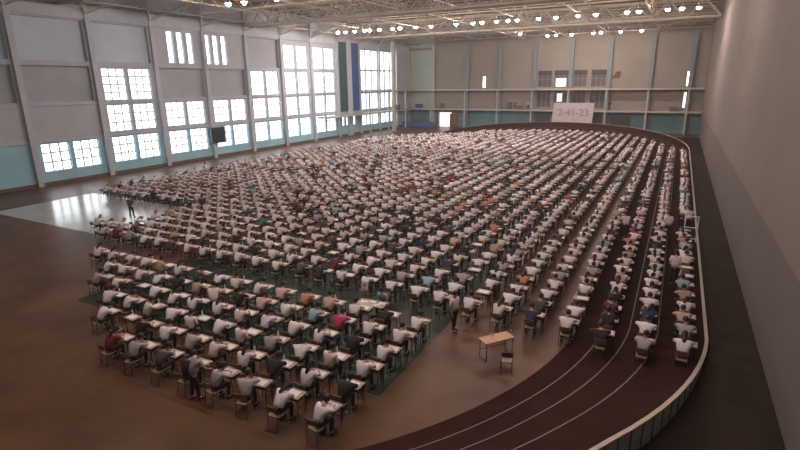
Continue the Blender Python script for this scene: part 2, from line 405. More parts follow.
# ---------------------------------------------------------------- roof
ZD = 20.2
deck = MB().box(XL - .5, XR + .5, YN - .5, YB + .5, ZD, ZD + .3)
struct('ceiling', deck, M_deck, 'dark roof deck over the trusses')
pr = MB()
yy = YN + 1.5
while yy < YB:
    pr.box(XL, XR, yy - .06, yy + .06, ZD - .22, ZD); yy += 3.0
struct('trim_purlins', pr, M_steel, 'light purlins under the roof deck')
def truss(axis, c, a0, a1, zb, zt, w, step, rr, name, label, group):
    root = empty(name, (c, a0, zb) if axis == 'y' else (a0, c, zb)); tag(root, label, 'roof truss', group)
    lo = MB(); hi = MB(); web = MB()
    def Pt(u, v, z): return (c + v, u, z) if axis == 'y' else (u, c + v, z)
    offs = (-w / 2, w / 2) if w > 0 else (0,)
    for v in offs: lo.tube(Pt(a0, v, zb), Pt(a1, v, zb), rr, 6)
    hi.tube(Pt(a0, 0, zt), Pt(a1, 0, zt), rr, 6)
    if w > 0:
        hi.tube(Pt(a0, -w / 2, zt), Pt(a1, -w / 2, zt), rr * .8, 6); hi.tube(Pt(a0, w / 2, zt), Pt(a1, w / 2, zt), rr * .8, 6)
    n = max(1, int(round((a1 - a0) / step)))
    for i in range(n):
        ua = a0 + (a1 - a0) * i / n; ub = a0 + (a1 - a0) * (i + 1) / n; um = (ua + ub) / 2
        for v in offs:
            web.tube(Pt(ua, v, zb), Pt(um, v, zt), rr * .6, 5); web.tube(Pt(um, v, zt), Pt(ub, v, zb), rr * .6, 5)
        if w > 0:
            web.tube(Pt(ua, offs[0], zb), Pt(ub, offs[1], zb), rr * .45, 5)
            web.tube(Pt(ua, offs[0], zb), Pt(ua, offs[1], zb), rr * .5, 5)
    rel(lo.build('lower_chord', M_steel), root); rel(hi.build('upper_chord', M_steel), root); rel(web.build('web', M_steel), root)
    return root
GT = 'main roof trusses across the hall'
for i, y in enumerate((4.5, 30.8, 57.2, 83.4)):
    truss('x', y, XL + .1, XR - .1, 17.6, 19.9, 1.6, 4.2, .15, 'roof_truss', 'wide cream steel roof truss spanning the hall, %s from the camera end' % ORD[i], GT)
for i, y in enumerate((18.0, 46.0, 91.5, 101.5)):
    truss('x', y, XL + .1, XR - .1, 17.9, 19.9, 0, 3.5, .09, 'secondary_roof_truss', 'slim cream steel cross truss between the wide ones, %s from the camera end' % ORD[i], 'slim cross trusses')
for i, x in enumerate((-52.5, -44.5, -36.5, -28.5, -20.5, -12.5, -4.5)):
    truss('y', x, YN + .1, YB - .1, 17.75, 19.6, 0, 6.0, .08, 'lengthwise_roof_truss', 'slim steel truss running the length of the roof, %s from the left wall' % ORD[i], 'lengthwise roof trusses')
# sloping bracing from the wall pillars up to the roof
br = MB()
for y in pil[:-1]:
    if y > 104: continue
    br.tube((XL + .2, y, 16.9), (XL + 5.0, y + 3.7, 19.3), .09, 5); br.tube((XL + .2, y, 16.9), (XL + 5.0, y - 3.7, 19.3), .09, 5)
    br.tube((XL + .2, y, 17.2), (XL + .2, y, ZD), .12, 6)
struct('trim_bracing', br, M_steel, 'diagonal steel braces from the left wall to the roof')
# beam under the roof, orange light falling on it put into its colour
ob = MB().box(-44, -30, 43.9, 44.15, 18.4, 18.65)
tag(ob.build('hung_beam', M_orange_lit), 'steel beam under the roof near the left, orange light put into its colour', 'beam')
ob = MB().box(-45, -37, 52.0, 52.2, 18.2, 18.35)
tag(ob.build('hung_beam', M_steel), 'thin cream steel bar hung beyond the orange-lit beam', 'beam')

# lamps
def lamp_proto():
    hs = MB().lathe([(.06, .62), (.09, .5), (.12, .3), (.30, .08), (.34, 0.0), (.32, 0.0), (.27, .08), (.09, .28)], n=14).mesh('housing', M_housing)
    bu = MB().lathe([(.04, .2), (.17, .1), (.215, 0.0), (.21, -.10), (.14, -.20), (.01, -.24)], n=14).mesh('bulb', M_bulb)
    rd = MB().tube((0, 0, .6), (0, 0, 2.9), .02, 6).mesh('hanger', M_housing)
    return hs, bu, rd
hs, bu, rd = lamp_proto()
def lamp(x, y, z, label, group):
    r = empty('hall_lamp', (x, y, z)); tag(r, label, 'lamp', group)
    for nm, me in (('housing', hs), ('bulb', bu), ('hanger', rd)): link(bpy.data.objects.new(nm, me), r)
row1 = [338, 345.6, 354.5, 364.5, 369.6, 379.4, 392.4, 400, 415.6, 431, 456, 473, 482, 496.6, 508, 517, 538.6, 556, 578, 596, 627, 639, 668, 682, 699]
row2 = [520, 547.6, 556, 572, 593.6, 601, 620.6, 641.6]
def px_on_row(px, y, z):
    lo_, hi_ = XL, 20.0
    for _ in range(50):
        m_ = (lo_ + hi_) / 2
        if project(m_, y, z)[0] < px: lo_ = m_
        else: hi_ = m_
    return m_
GL = 'round hall lamps in the roof'
for i, px in enumerate(row1):
    lamp(px_on_row(px, 70.0, 17.4), 70.0, 17.4, 'glowing round hall lamp, %s from the left in the long middle row' % ORD[i], GL)
for i, px in enumerate(row2):
    lamp(px_on_row(px, 96.5 if i else 90, 17.4), 96.5 if i else 90.0, 17.4, 'glowing round hall lamp, %s from the left in the short far row' % ORD[i], GL)
for i, x in enumerate((-40.7, -38.6, -34.5, -30, -26, -22, -18, -14, -10, -6, -2)):  # leftmost pair is real, the others are unseen and added to warm the foreground
    lamp(x, 39.8, 17.4, 'glowing round hall lamp, %s from the left in the nearer, mostly added row' % ORD[i], GL)
for i, x in enumerate((-27, -22.5, -18, -14, -10.5, -7, -3.5, -.5)):  # unseen row added to brighten the near desks
    lamp(x, 14.0, 17.4, 'added fill lamp, %s from the left in the unseen row over the near desks' % ORD[i], GL)

# ---------------------------------------------------------------- wall and balcony things
o = MB().box(XL + .36, XL + .42, 79.2, 81.6, 4.6, 16.9).build('green_banner', M_bgreen); tag(o, 'tall dark green banner hanging on the left wall beside the blue one', 'banner')
o = MB().box(XL + .36, XL + .42, 83.1, 85.6, 4.6, 16.9).build('blue_banner', M_bblue); tag(o, 'tall royal blue banner hanging on the left wall beside the green one', 'banner')
trim(MB().box(XL, XL + .5, 81.6, 83.1, 0, ZC), M_pillar, 'broad pale pillar between the green and blue banners')
sb = empty('scoreboard', (XL + .36, 49.6, 2.0)); tag(sb, 'dark grey box scoreboard fixed on the left wall between windows', 'scoreboard')
bevel(MB().box(0, .35, -1.3, 1.1, 0, 2.15).build('case', M_dark, sb), .04)
MB().box(.35, .37, -1.15, .95, .15, 2.0).build('screen', mat('screen_dark', (.02, .04, .05), .3), sb)
ws = empty('wall_speaker', (-11.2, YB - .02, 10.0)); tag(ws, 'small brown wedge speaker on the end wall right of the dark windows', 'speaker')
MB().add([(-.7, -.1, 0), (.7, -.1, 0), (.7, 0, 0), (-.7, 0, 0), (.05, -.5, 1.2), (.7, -.5, 1.2), (.7, 0, 1.2), (.05, 0, 1.2)],
         [(0, 3, 2, 1), (4, 5, 6, 7), (0, 1, 5, 4), (1, 2, 6, 5), (2, 3, 7, 6), (3, 0, 4, 7)]).build('case', M_brown, ws)
# sign hanging from the lower balcony
sg = empty('hanging_sign', (-18.3, YB - 1.96, 3.7)); tag(sg, 'large white cloth sign with faint figures hung on the lower balcony', 'sign')
MB().add([(-3.9, 0, -2.05), (3.75, 0, -2.05), (3.95, 0, 1.75), (-3.65, 0, 1.75), (-3.9, .05, -2.05), (3.75, .05, -2.05), (3.95, .05, 1.75), (-3.65, .05, 1.75)],
         [(0, 1, 2, 3), (7, 6, 5, 4), (0, 4, 5, 1), (1, 5, 6, 2), (2, 6, 7, 3), (3, 7, 4, 0)]).build('cloth', M_banner, sg)
def text(s, size, loc, m, parent, name='lettering', rot=(PI / 2, 0, 0)):
    cu = bpy.data.curves.new(name, 'FONT'); cu.body = s; cu.size = size; cu.extrude = .004; cu.align_x = 'CENTER'; cu.align_y = 'CENTER'
    t = bpy.data.objects.new(name, cu); cu.materials.append(m); link(t, parent); me_ = evald(t); t = link(bpy.data.objects.new(name, me_), parent); t.location = loc; t.rotation_euler = rot; return t
text('2-41-23', 1.9, (0.15, -.012, -.15), M_ink, sg)
# blue mats and boxes in the far left corner
mt = empty('blue_crash_mat', (-50.3, 102.2, 0)); tag(mt, 'long blue crash mat standing at the foot of the far left corner', 'mat')
bevel(MB().box(-4.2, 3.4, -.3, .3, .02, 1.3).build('pad', M_mat, mt), .08)
for i, (x, y, z, w, h, m, lb) in enumerate([(-53.6, 98, 4.03, 1.2, 1.1, M_dark, 'dark crate on the lower balcony at the far left corner'),
                                 (-52.2, YB - 1.0, 4.03, 1.6, .9, M_bblue, 'blue bundle on the lower balcony beside the far left crate'),
                                 (-46.5, YB - 1.0, 4.03, .8, 1.1, M_brown, 'brown box alone on the lower balcony left of the doorway'),
                                 (-31.3, YB - 1.0, 4.03, .9, 1.5, M_dark, 'tall dark cabinet on the lower balcony left of the sign'),
                                 (-28.9, YB - 1.0, 4.03, .8, .8, M_brown, 'low brown box on the lower balcony left of the sign'),
                                 (-1.0, YB - 1.0, 4.03, 1.2, .8, M_brown, 'brown box on the lower balcony at the right corner')]):
    r = empty('storage_box', (x, y, z)); tag(r, lb, 'box')
    bevel(MB().box(-w / 2, w / 2, -.35, .35, 0.005, h * .88).build('body', m, r), .03)
    MB().box(-w / 2 - .03, w / 2 + .03, -.38, .38, h * .88, h).build('lid', m, r)
# dark doors under the balcony
for i, (x0, x1) in enumerate(((-25.8, -23.0), (-21.3, -19.9), (-15.5, -13.0), (-11.5, -7.9))):
    d = struct('door_%d' % (i + 2), MB().box(x0, x1, YB - .08, YB, 0, 3.0), mat('door_dark', (.05, .06, .065), .5), 'dark double door under the balcony, %s from the left' % ORD[i])
    MB().box((x0 + x1) / 2 - .3, (x0 + x1) / 2 - .1, YB - .14, YB - .08, 1.0, 1.15).build('door_handle', M_housing, d)
rk = empty('metal_rack', (1.5, 34.6, .02)); tag(rk, 'white tubular frame with two openings standing beside the right barrier', 'rack')
f = MB()
for x in (-.35, .35): f.tube((x, 0, 0), (x, 0, 1.55), .035, 6)
for z in (.12, .82, 1.5): f.tube((-.35, 0, z), (.35, 0, z), .035, 6)
f.build('frame', M_paper, rk)
f = MB()
for x in (-.35, .35): f.tube((x, -.25, .03), (x, .25, .03), .03, 6)
f.build('feet', M_paper, rk)

# ---------------------------------------------------------------- people
def skin_mesh(chains, sub=1):
    """chains: list of lists of (point, radius); shared points are welded"""
    vs_, rs, es, key = [], [], [], {}
    def vid(p, r):
        k = tuple(round(c, 4) for c in p)
        if k not in key: key[k] = len(vs_); vs_.append(p); rs.append(r)
        return key[k]
    for ch in chains:
        ids = [vid(p, r) for p, r in ch]
        es += [(a, b) for a, b in zip(ids, ids[1:])]
    me = bpy.data.meshes.new('sk'); me.from_pydata(vs_, es, []); o = bpy.data.objects.new('sk', me); C.objects.link(o)
    md = o.modifiers.new('s', 'SKIN')
    for i, sv in enumerate(me.skin_vertices[0].data):
        r = rs[i]; sv.radius = r if isinstance(r, tuple) else (r, r); sv.use_root = (i == 0)
    md.use_smooth_shade = True
    if sub: ss = o.modifiers.new('u', 'SUBSURF'); ss.levels = sub; ss.render_levels = sub
    return evald(o)
def arrays(me):
    v = [tuple(p.co) for p in me.vertices]; f = [tuple(p.vertices) for p in me.polygons]; return v, f
def ellips(mb, c, r, M=None, nu=14, nv=9, cut=None):
    vs_, fs = [], []
    for j in range(nv + 1):
        t = PI * j / nv
        for i in range(nu):
            a = 2 * PI * i / nu
            p = Vector((r[0] * math.sin(t) * math.cos(a), r[1] * math.sin(t) * math.sin(a), r[2] * math.cos(t))) + Vector(c)
            vs_.append(M @ p if M else p)
    for j in range(nv):
        for i in range(nu): fs.append((j * nu + i, (j + 1) * nu + i, (j + 1) * nu + (i + 1) % nu, j * nu + (i + 1) % nu))
    mb.add(vs_, fs)
def largest(me):
    b = bmesh.new(); b.from_mesh(me); seen = set(); best = []
    for v in b.verts:
        if v in seen: continue
        st = [v]; seen.add(v); comp = []
        while st:
            q = st.pop(); comp.append(q)
            for e in q.link_edges:
                w = e.other_vert(q)
                if w not in seen: seen.add(w); st.append(w)
        if len(comp) > len(best): best = comp
    keep = set(best); bmesh.ops.delete(b, geom=[v for v in b.verts if v not in keep], context='VERTS')
    b.to_mesh(me); b.free(); return me
def remeshed(mb, voxel, ratio):
    me = mb.mesh('b', M_skin); o = bpy.data.objects.new('b', me); C.objects.link(o)
    m = o.modifiers.new('r', 'REMESH'); m.mode = 'VOXEL'; m.voxel_size = voxel; m.use_smooth_shade = True
    s = o.modifiers.new('s', 'SMOOTH'); s.iterations = 2; s.factor = .5
    d = o.modifiers.new('d', 'DECIMATE'); d.ratio = ratio
    return largest(evald(o))
def smooth(me):
    me.polygons.foreach_set('use_smooth', [True] * len(me.polygons)); return me
def decimated(me, faces):
    o = bpy.data.objects.new('b', me.copy()); C.objects.link(o)
    d = o.modifiers.new('d', 'DECIMATE'); d.ratio = min(1, faces / max(1, len(me.polygons)))
    return evald(o)

def hand(mb_chains, wrist, dirv, palm_n, side, curl):
    """five fingers as separate chains from the palm; dirv = hand direction, palm_n = back of the hand normal"""
    d = Vector(dirv).normalized(); n = Vector(palm_n); n = (n - d * n.dot(d)).normalized(); s = d.cross(n) * side
    w = Vector(wrist); pc = w + d * .045; pe = w + d * .085
    mb_chains.append([(w, .026), (pc, (.034, .02)), (pe, (.036, .018))])
    ch = []
    for k, L in enumerate((.070, .080, .074, .058)):
        base = pc + d * .03 + s * (.027 - .018 * k)
        d2 = (d * math.cos(curl) - n * math.sin(curl)); d3 = (d * math.cos(curl * 1.9) - n * math.sin(curl * 1.9))
        ch.append([(base, .0095), (base + d * L * .25, .0095), (base + d * L * .25 + d2 * L * .4, .0088), (base + d * L * .25 + d2 * L * .4 + d3 * L * .35, .0075)])
    tb = w + d * .02 + s * .02
    td = (d * .75 + s * .65).normalized()
    ch.append([(tb, .012), (tb + td * .035, .011), (tb + td * .035 + (d * .95 + s * .1 - n * .2).normalized() * .035, .009)])
    return ch

def figure(J, headR, hair, head_yaw=0.0, head_tilt=0.0, cs=0.0):
    """J: joint dict; returns dict of meshes body, hair, shirt, trousers, shoes"""
    V = {k: Vector(v) for k, v in J.items()}
    pel, sp, ch, nk, hb = V['pelvis'], V['spine'], V['chest'], V['neck'], V['headbase']
    body = []
    body.append([(pel, (.12, .095)), (sp, (.115, .085)), (ch, (.135, .095)), (nk, .05), (hb, .047)])
    hands = []
    for s, t in ((-1, 'L'), (1, 'R')):
        sh, el, wr = V['sh' + t], V['el' + t], V['wr' + t]
        body.append([(ch, (.135, .095)), (sh, .052), (sh.lerp(el, .5), .045), (el, .038), (el.lerp(wr, .45), .034), (wr, .024)])
        hd_ = V['hand' + t] - wr
        hands += hand(body, wr, hd_, V['palm' + t], -s, .45)
        hp, kn, an, to = V['hip' + t], V['kn' + t], V['an' + t], V['to' + t]
        body.append([(pel, (.12, .095)), (hp, .085), (hp.lerp(kn, .5), .072), (kn, .053), (kn.lerp(an, .4), .05), (an, .034), (an.lerp(to, .5) + Vector((0, 0, .0)), .035), (to, .026)])
    mb = MB()
    m0 = skin_mesh(body, 1); mb.add(*arrays(m0))
    for h in hands: mh = skin_mesh([h], 1); mb.add(*arrays(mh))
    # head frame: origin at headbase, z up the skull, y to the face
    fx = Matrix.Rotation(head_yaw, 3, 'Z') @ Matrix.Rotation(-headR, 3, 'X') @ Matrix.Rotation(head_tilt, 3, 'Y')
    HM = Matrix.Translation(hb) @ fx.to_4x4()
    ellips(mb, (0, .01, .125), (.075, .093, .105), HM)             # cranium
    ellips(mb, (0, .035, .055), (.056, .065, .068), HM)            # jaw
    ellips(mb, (0, .103, .075), (.013, .020, .024), HM, 8, 6)      # nose
    ellips(mb, (0, .093, .036), (.024, .013, .008), HM, 8, 6)      # lips
    ellips(mb, (0, .09, .012), (.02, .014, .014), HM, 8, 6)        # chin
    for s in (-1, 1):
        ellips(mb, (s * .077, 0, .085), (.010, .019, .030), HM, 8, 6)
        ellips(mb, (s * .03, .087, .118), (.022, .010, .007), HM, 8, 5)   # brow
        ellips(mb, (s * .033, .083, .062), (.02, .014, .014), HM, 8, 5)   # cheek
    bm_ = remeshed(mb, .0075, .24)
    bm_.materials.clear(); bm_.materials.append(M_skin); bm_.materials.append(M_eye)
    e = [HM @ Vector((s * .03, .096, .097)) for s in (-1, 1)]
    for p in bm_.polygons:
        c = p.center
        if min((c - q).length for q in e) < .011: p.material_index = 1
    smooth(bm_)
    # hair
    hm = MB()
    ellips(hm, (0, -.010, .139), (.095, .110, .117), HM, 18, 12)
    hm2 = MB()
    inv = HM.inverted(); keep = []
    for f in hm.f:
        c = sum((Vector(hm.v[i]) for i in f), Vector()) / 4; l = inv @ c
        if l.y > .045 and l.z < .165: continue
        if l.z < .055: continue
        if abs(l.x) > .06 and l.z < .1 and l.y > -.01: continue
        keep.append(f)
    hm2.add(hm.v, keep)
    if hair == 'long':
        ellips(hm2, (0, -.078, .06), (.078, .045, .14), HM, 12, 8); ellips(hm2, (0, -.095, -.07), (.065, .035, .13), HM, 12, 8)
    if hair == 'tail':
        ellips(hm2, (0, -.125, .15), (.03, .035, .03), HM, 8, 6); ellips(hm2, (0, -.15, .04), (.028, .030, .12), HM, 8, 8)
    if hair == 'short':
        ellips(hm2, (0, -.055, .085), (.068, .045, .06), HM, 12, 8)
    hme = smooth(hm2.mesh('hair', M_hair))
    # shirt: torso and short sleeves
    sh_ch = [[(pel + Vector((0, 0, -.02)), (.165 + cs, .13 + cs)), (sp, (.175 + cs, .128 + cs)), (ch, (.195 + cs, .14 + cs)), (nk.lerp(ch, .28), .075)]]
    for t in 'LR':
        sh, el = V['sh' + t], V['el' + t]; m_ = sh.lerp(el, V['slv'].x if 'slv' in V else .8)
        sh_ch.append([(ch, (.195 + cs, .14 + cs)), (sh, .080), (sh.lerp(m_, .6), .070), (m_, .064)])
    sm = smooth(skin_mesh(sh_ch, 2)); sm.materials.clear(); sm.materials.append(SHIRTS[0][1])
    tr = [[(pel, (.135, .112)), (pel + (sp - pel) * .3, (.13, .105))]]
    for t in 'LR':
        hp, kn, an = V['hip' + t], V['kn' + t], V['an' + t]
        tr.append([(pel, (.135, .112)), (hp, .098), (hp.lerp(kn, .5), .085), (kn, .068), (kn.lerp(an, .5), .062), (kn.lerp(an, .93), .055)])
    tm = smooth(skin_mesh(tr, 1)); tm.materials.clear(); tm.materials.append(M_trs[0])
    shoes = []
    for t in 'LR':
        so = MB()
        an, to = V['an' + t], V['to' + t]; d = (to - an); d.z = 0; d.normalize(); s = Vector((-d.y, d.x, 0))
        q = Matrix.Translation((an.x, an.y, an.z - .045)) @ Matrix((s.to_4d(), d.to_4d(), (0, 0, 1, 0), (0, 0, 0, 1))).transposed()
        q[3][0] = q[3][1] = q[3][2] = 0; q[3][3] = 1
        q = Matrix(((s.x, d.x, 0, an.x), (s.y, d.y, 0, an.y), (0, 0, 1, an.z - .035), (0, 0, 0, 1)))
        ellips(so, (0, .07, -.002), (.052, .145, .04), q, 14, 8)
        shoes.append(smooth(so.mesh('shoe', M_shoe)))
    for n_, m_ in (('body', bm_), ('hair', hme), ('shirt', sm), ('trousers', tm)): m_.name = n_
    return dict(body=bm_, hair=hme, shirt=sm, trousers=tm, shoes=shoes)

def seated(lean, bow, arms='write', hair='short', yaw=0.0, tilt=0.0, w=1.0, side=0.0):
    """lean: forward angle of the trunk in radians"""
    J = {}
    pz = .535; J['pelvis'] = (0, -.02, pz)
    def along(l, k=1.0): return (side * l, -.02 + math.sin(lean * k) * l, pz + math.cos(lean * k) * l)
    w *= 1.16; J['spine'] = along(.20, .8); J['chest'] = along(.36); J['neck'] = along(.49, 1.04); J['headbase'] = (along(.54, 1.08)[0], along(.54, 1.08)[1] + .012, along(.54, 1.08)[2])
    c = Vector(along(.425)); 
    for s, t in ((-1, 'L'), (1, 'R')):
        J['sh' + t] = (c.x + s * .165 * w, c.y, c.z)
        if arms == 'lap':
            J['el' + t] = (s * .23, c.y + .02, c.z - .26); J['wr' + t] = (s * .12, c.y + .22, pz + .09); hd_ = Vector((-s * .05, .09, -.01)); pn = (0, 0, 1)
        elif arms == 'cheek' and s < 0:
            J['el' + t] = (s * .22, .40, .80); J['wr' + t] = (s * .10, .37, .99); hd_ = Vector((.03, -.02, .09)); pn = (-1, 0, 0)
        else:
            J['el' + t] = (s * .275 * w, c.y + .16, max(.81, c.z - .20)); J['wr' + t] = (s * .11, .52, .795); hd_ = Vector((-s * .045, .09, -.008)); pn = (0, 0, 1)
        J['hand' + t] = tuple(Vector(J['wr' + t]) + hd_); J['palm' + t] = pn
        J['hip' + t] = (s * .085, .02, .525); J['kn' + t] = (s * .13, .40, .52)
        J['an' + t] = (s * .14, .34 if s > 0 else .22, .085); J['to' + t] = (s * .15, .46 if s > 0 else .34, .035)
    return figure(J, bow, hair, yaw, tilt)
def standing(lean, bow, arms='down', hair='short', yaw=0.0, stride=.04, w=1.05):
    J = {}; pz = .93; J['pelvis'] = (0, 0, pz)
    def along(l, k=1.0): return (0, math.sin(lean * k) * l, pz + math.cos(lean * k) * l)
    J['spine'] = along(.20, .8); J['chest'] = along(.37); J['neck'] = along(.53, 1.04); J['headbase'] = along(.585, 1.06)
    c = Vector(along(.465))
    for s, t in ((-1, 'L'), (1, 'R')):
        J['sh' + t] = (s * .18 * w, c.y, c.z)
        if arms == 'down':
            J['el' + t] = (s * .23, c.y + .0, c.z - .29); J['wr' + t] = (s * .23, c.y + .08, c.z - .53); hd_ = Vector((0, .02, -.09)); pn = (s, 0, 0)
        elif arms == 'front':
            J['el' + t] = (s * .24, c.y + .03, c.z - .28); J['wr' + t] = (s * .08, c.y + .22, c.z - .36); hd_ = Vector((-s * .06, .06, 0)); pn = (0, 0, 1)
        elif arms == 'back':
            J['el' + t] = (s * .25, c.y - .08, c.z - .27); J['wr' + t] = (s * .09, c.y - .17, c.z - .45); hd_ = Vector((-s * .08, -.01, -.03)); pn = (0, -1, 0)
        elif arms == 'reach':
            J['el' + t] = (s * .22, c.y + .10, c.z - .25); J['wr' + t] = (s * .16, c.y + .28, c.z - .38); hd_ = Vector((-s * .02, .085, -.03)); pn = (0, 0, 1)
        J['hand' + t] = tuple(Vector(J['wr' + t]) + hd_); J['palm' + t] = pn
        J['hip' + t] = (s * .09, 0, .90); J['kn' + t] = (s * .10, s * stride + .02, .49); J['an' + t] = (s * .105, s * stride * 2, .085); J['to' + t] = (s * .12, s * stride * 2 + .13, .035)
    return figure(J, bow, hair, yaw, cs=.028)

SEAT = [seated(.50, .80, 'write', 'short'), seated(.50, .75, 'write', 'long', w=.92), seated(.60, .9, 'write', 'short', yaw=.25),
        seated(.45, .60, 'cheek', 'short', tilt=-.15), seated(.58, .85, 'write', 'tail', yaw=-.2, w=.9), seated(.30, .45, 'lap', 'short'),
        seated(.74, 1.1, 'write', 'long', yaw=-.3, w=.92), seated(.68, .9, 'write', 'short', w=1.08, side=.08)]
SEATW = [24, 14, 16, 8, 12, 5, 8, 13]
POSE = ['leaning over the paper', 'writing, long hair', 'bent low', 'cheek on one hand', 'writing, ponytail', 'sitting upright', 'bent low, long hair', 'leaning aside']
STAND = [standing(.03, .25, 'down'), standing(.45, .6, 'reach'), standing(.06, .35, 'back'), standing(.12, .5, 'front'), standing(.05, .3, 'down', 'long', w=.95), standing(.9, .7, 'reach')]

def person(poses, pi, x, y, z, rz, shirt, trs, label, group=None, sc=1.0, shoes=True, cat='person', hairm=None):
    P = poses[pi]
    b = bpy.data.objects.new('person', P['body']); C.objects.link(b); b.location = (x, y, z); b.rotation_euler = (0, 0, rz); b.scale = (sc, sc, sc)
    tag(b, label, cat, group)
    for k, me in [('hair', P['hair']), ('shirt', P['shirt']), ('trousers', P['trousers'])] + ([('shoe', m) for m in P['shoes']] if shoes else []):
        c = bpy.data.objects.new(k, me); C.objects.link(c); c.parent = b
        if k == 'shirt': c.material_slots[0].link = 'OBJECT'; c.material_slots[0].material = SHIRTS[shirt][1]
        if k == 'trousers': c.material_slots[0].link = 'OBJECT'; c.material_slots[0].material = M_trs[trs]
    return b

# ---------------------------------------------------------------- school desk and chair
def bev_mesh(mb, mats, w=.006, seg=1, name='m'):
    o = mb.build(name, mats); bevel(o, w, seg); return evald(o)
d_top = bev_mesh(MB().box(-.31, .31, -.22, .22, .725, .75), M_desk, .005, 1, 'tabletop')
def side_frame(s):
    m = MB(); x = s * .26
    m.path([(x, -.17, .0), (x, -.17, .715)], .0125, 6).path([(x, .17, 0), (x, .17, .715)], .0125, 6)
    m.path([(x, -.17, .70), (x, .17, .70)], .0115, 6).path([(x, -.17, .12), (x, .17, .12)], .0115, 6); return m.mesh('leg_frame', M_metal)
d_l, d_r = side_frame(-1), side_frame(1)
d_sh = MB().tube((-.26, .17, .35), (.26, .17, .35), .011, 6).box(-.25, .25, -.15, .17, .60, .612).mesh('under_shelf', M_metal)
def seat_mesh():
    m = MB(); n = 6; vs_ = []; 
    for z in (.43, .445):
        for i in range(n + 1):
            y = -.19 + .38 * i / n; dz = .012 * math.cos(i / n * PI * 2)
            for x in (-.19, -.1, 0, .1, .19): vs_.append((x * (1 - .08 * (i == 0)), y, z + dz * .5 + (.006 if abs(x) > .15 else 0)))
    k = 5; L = (n + 1) * k; fs = []
    for i in range(n):
        for j in range(4):
            a = i * k + j; fs.append((a, a + k, a + k + 1, a + 1)); fs.append((L + a, L + a + 1, L + a + k + 1, L + a + k))
    for i in range(n): a = i * k; fs.append((a, L + a, L + a + k, a + k)); a = i * k + 4; fs.append((a, a + k, L + a + k, L + a))
    for j in range(4): fs.append((j, j + 1, L + j + 1, L + j)); a = n * k + j; fs.append((a, L + a, L + a + 1, a + 1))
    m.add(vs_, fs); return m.mesh('seat', M_ply)
c_seat = seat_mesh()
def back_mesh():
    m = MB(); vs_ = []; 
    for t in (0, .014):
        for z in (.66, .86):
            for i in range(7):
                x = -.19 + .38 * i / 6; vs_.append((x, -.215 - .03 * (1 - (x / .19) ** 2) - t - (z - .66) * .15, z))
    fs = []
    for i in range(6): fs += [(i, i + 1, 8 + i, 7 + i), (14 + i, 21 + i, 22 + i, 15 + i), (i, 14 + i, 15 + i, i + 1), (7 + i, 8 + i, 22 + i, 21 + i)]
    fs += [(0, 7, 21, 14), (6, 20, 27, 13)]
    m.add(vs_, fs); return m.mesh('backrest', M_ply)
c_back = back_mesh()
cf = MB()
for s in (-1, 1):
    x = s * .18
    cf.path([(x, .17, 0), (x, .16, .425), (x, -.18, .425), (x, -.235, .86)], .011, 6).path([(x, -.18, .425), (x, -.24, 0)], .011, 6).path([(x, .165, .14), (x, -.215, .14)], .009, 6)
cf.tube((-.18, -.18, .425), (.18, -.18, .425), .01, 6).tube((-.18, .16, .425), (.18, .16, .425), .01, 6)
c_frame = cf.mesh('frame', M_metal)
pp = MB().box(-.205, .205, -.145, .145, 0.0005, .003); p_mesh = pp.mesh('exam_paper', M_paper)
bo = MB().lathe([(.028, 0), (.031, .02), (.031, .14), (.014, .19), (.012, .2)], n=10).mesh('water_bottle', M_bottle)
bc = MB().lathe([(.014, .2), (.014, .222)], n=8).mesh('bottle_cap', M_bluecap)

# LOD data for the far crowd
def lod(P, fb=150, fh=50, fs=120, ft=80):
    out = []
    for k, n_, code in (('body', fb, 0), ('hair', fh, 1), ('shirt', fs, 2), ('trousers', ft, 3)):
        m = decimated(P[k], n_); v, f = arrays(m); out.append((np.array(v), f, code)); bpy.data.meshes.remove(m)
    return out
LOD = [lod(P) for P in SEAT]

# ---------------------------------------------------------------- seating plan
seats = []      # (block, col, row, x, y)
XCOL = lambda k: 1.15 - 1.3 * k
# near left block: right column at X -7.85, six rows
for c in range(0, 18):
    x = -7.85 - 1.3 * c
    for r in range(6):
        seats.append(('A', c, r, x, 9.45 + 1.2 * r - .015 * c))
# main block to the far end
for k in range(0, 36):
    x = XCOL(k) if k < 8 else XCOL(k) + .05
    y = 18.0 if k != 1 and k != 2 else 17.6; y += (.25 if 8 <= k < 14 else 0)
    r = 0
    while y < 98:
        ok = True
        if x > -35.5 and y > YC1 and math.hypot(x - CX, y - YC1) > RI + .2: ok = False
        if k < 4 and y > (73.5, 76, 81, 86)[k]: ok = False
        if x < -35.5 and y > 86 + (x + 35.5) * 1.2: ok = False
        if x < -46.3: ok = False
        if k == 0 and 34.0 < y < 37.3: ok = False
        if x < -32.6 and 19.4 < y < 26.0: ok = False
        if x < -39 and y < 24.2: ok = False
        if ok: seats.append(('B', k, r, x, y))
        r += 1; y += 1.2
vis = []
for s in seats:
    px, py = project(s[3], s[4] + .2, .9)
    if not (96 < px < 701 and py < 452): continue
    vis.append(s)
vis.sort(key=lambda s: s[3] ** 2 + s[4] ** 2)
R2 = random.Random(11)
def pick(ws):
    t = R2.random() * sum(ws)
    for i, w in enumerate(ws):
        t -= w
        if t <= 0: return i
    return 0
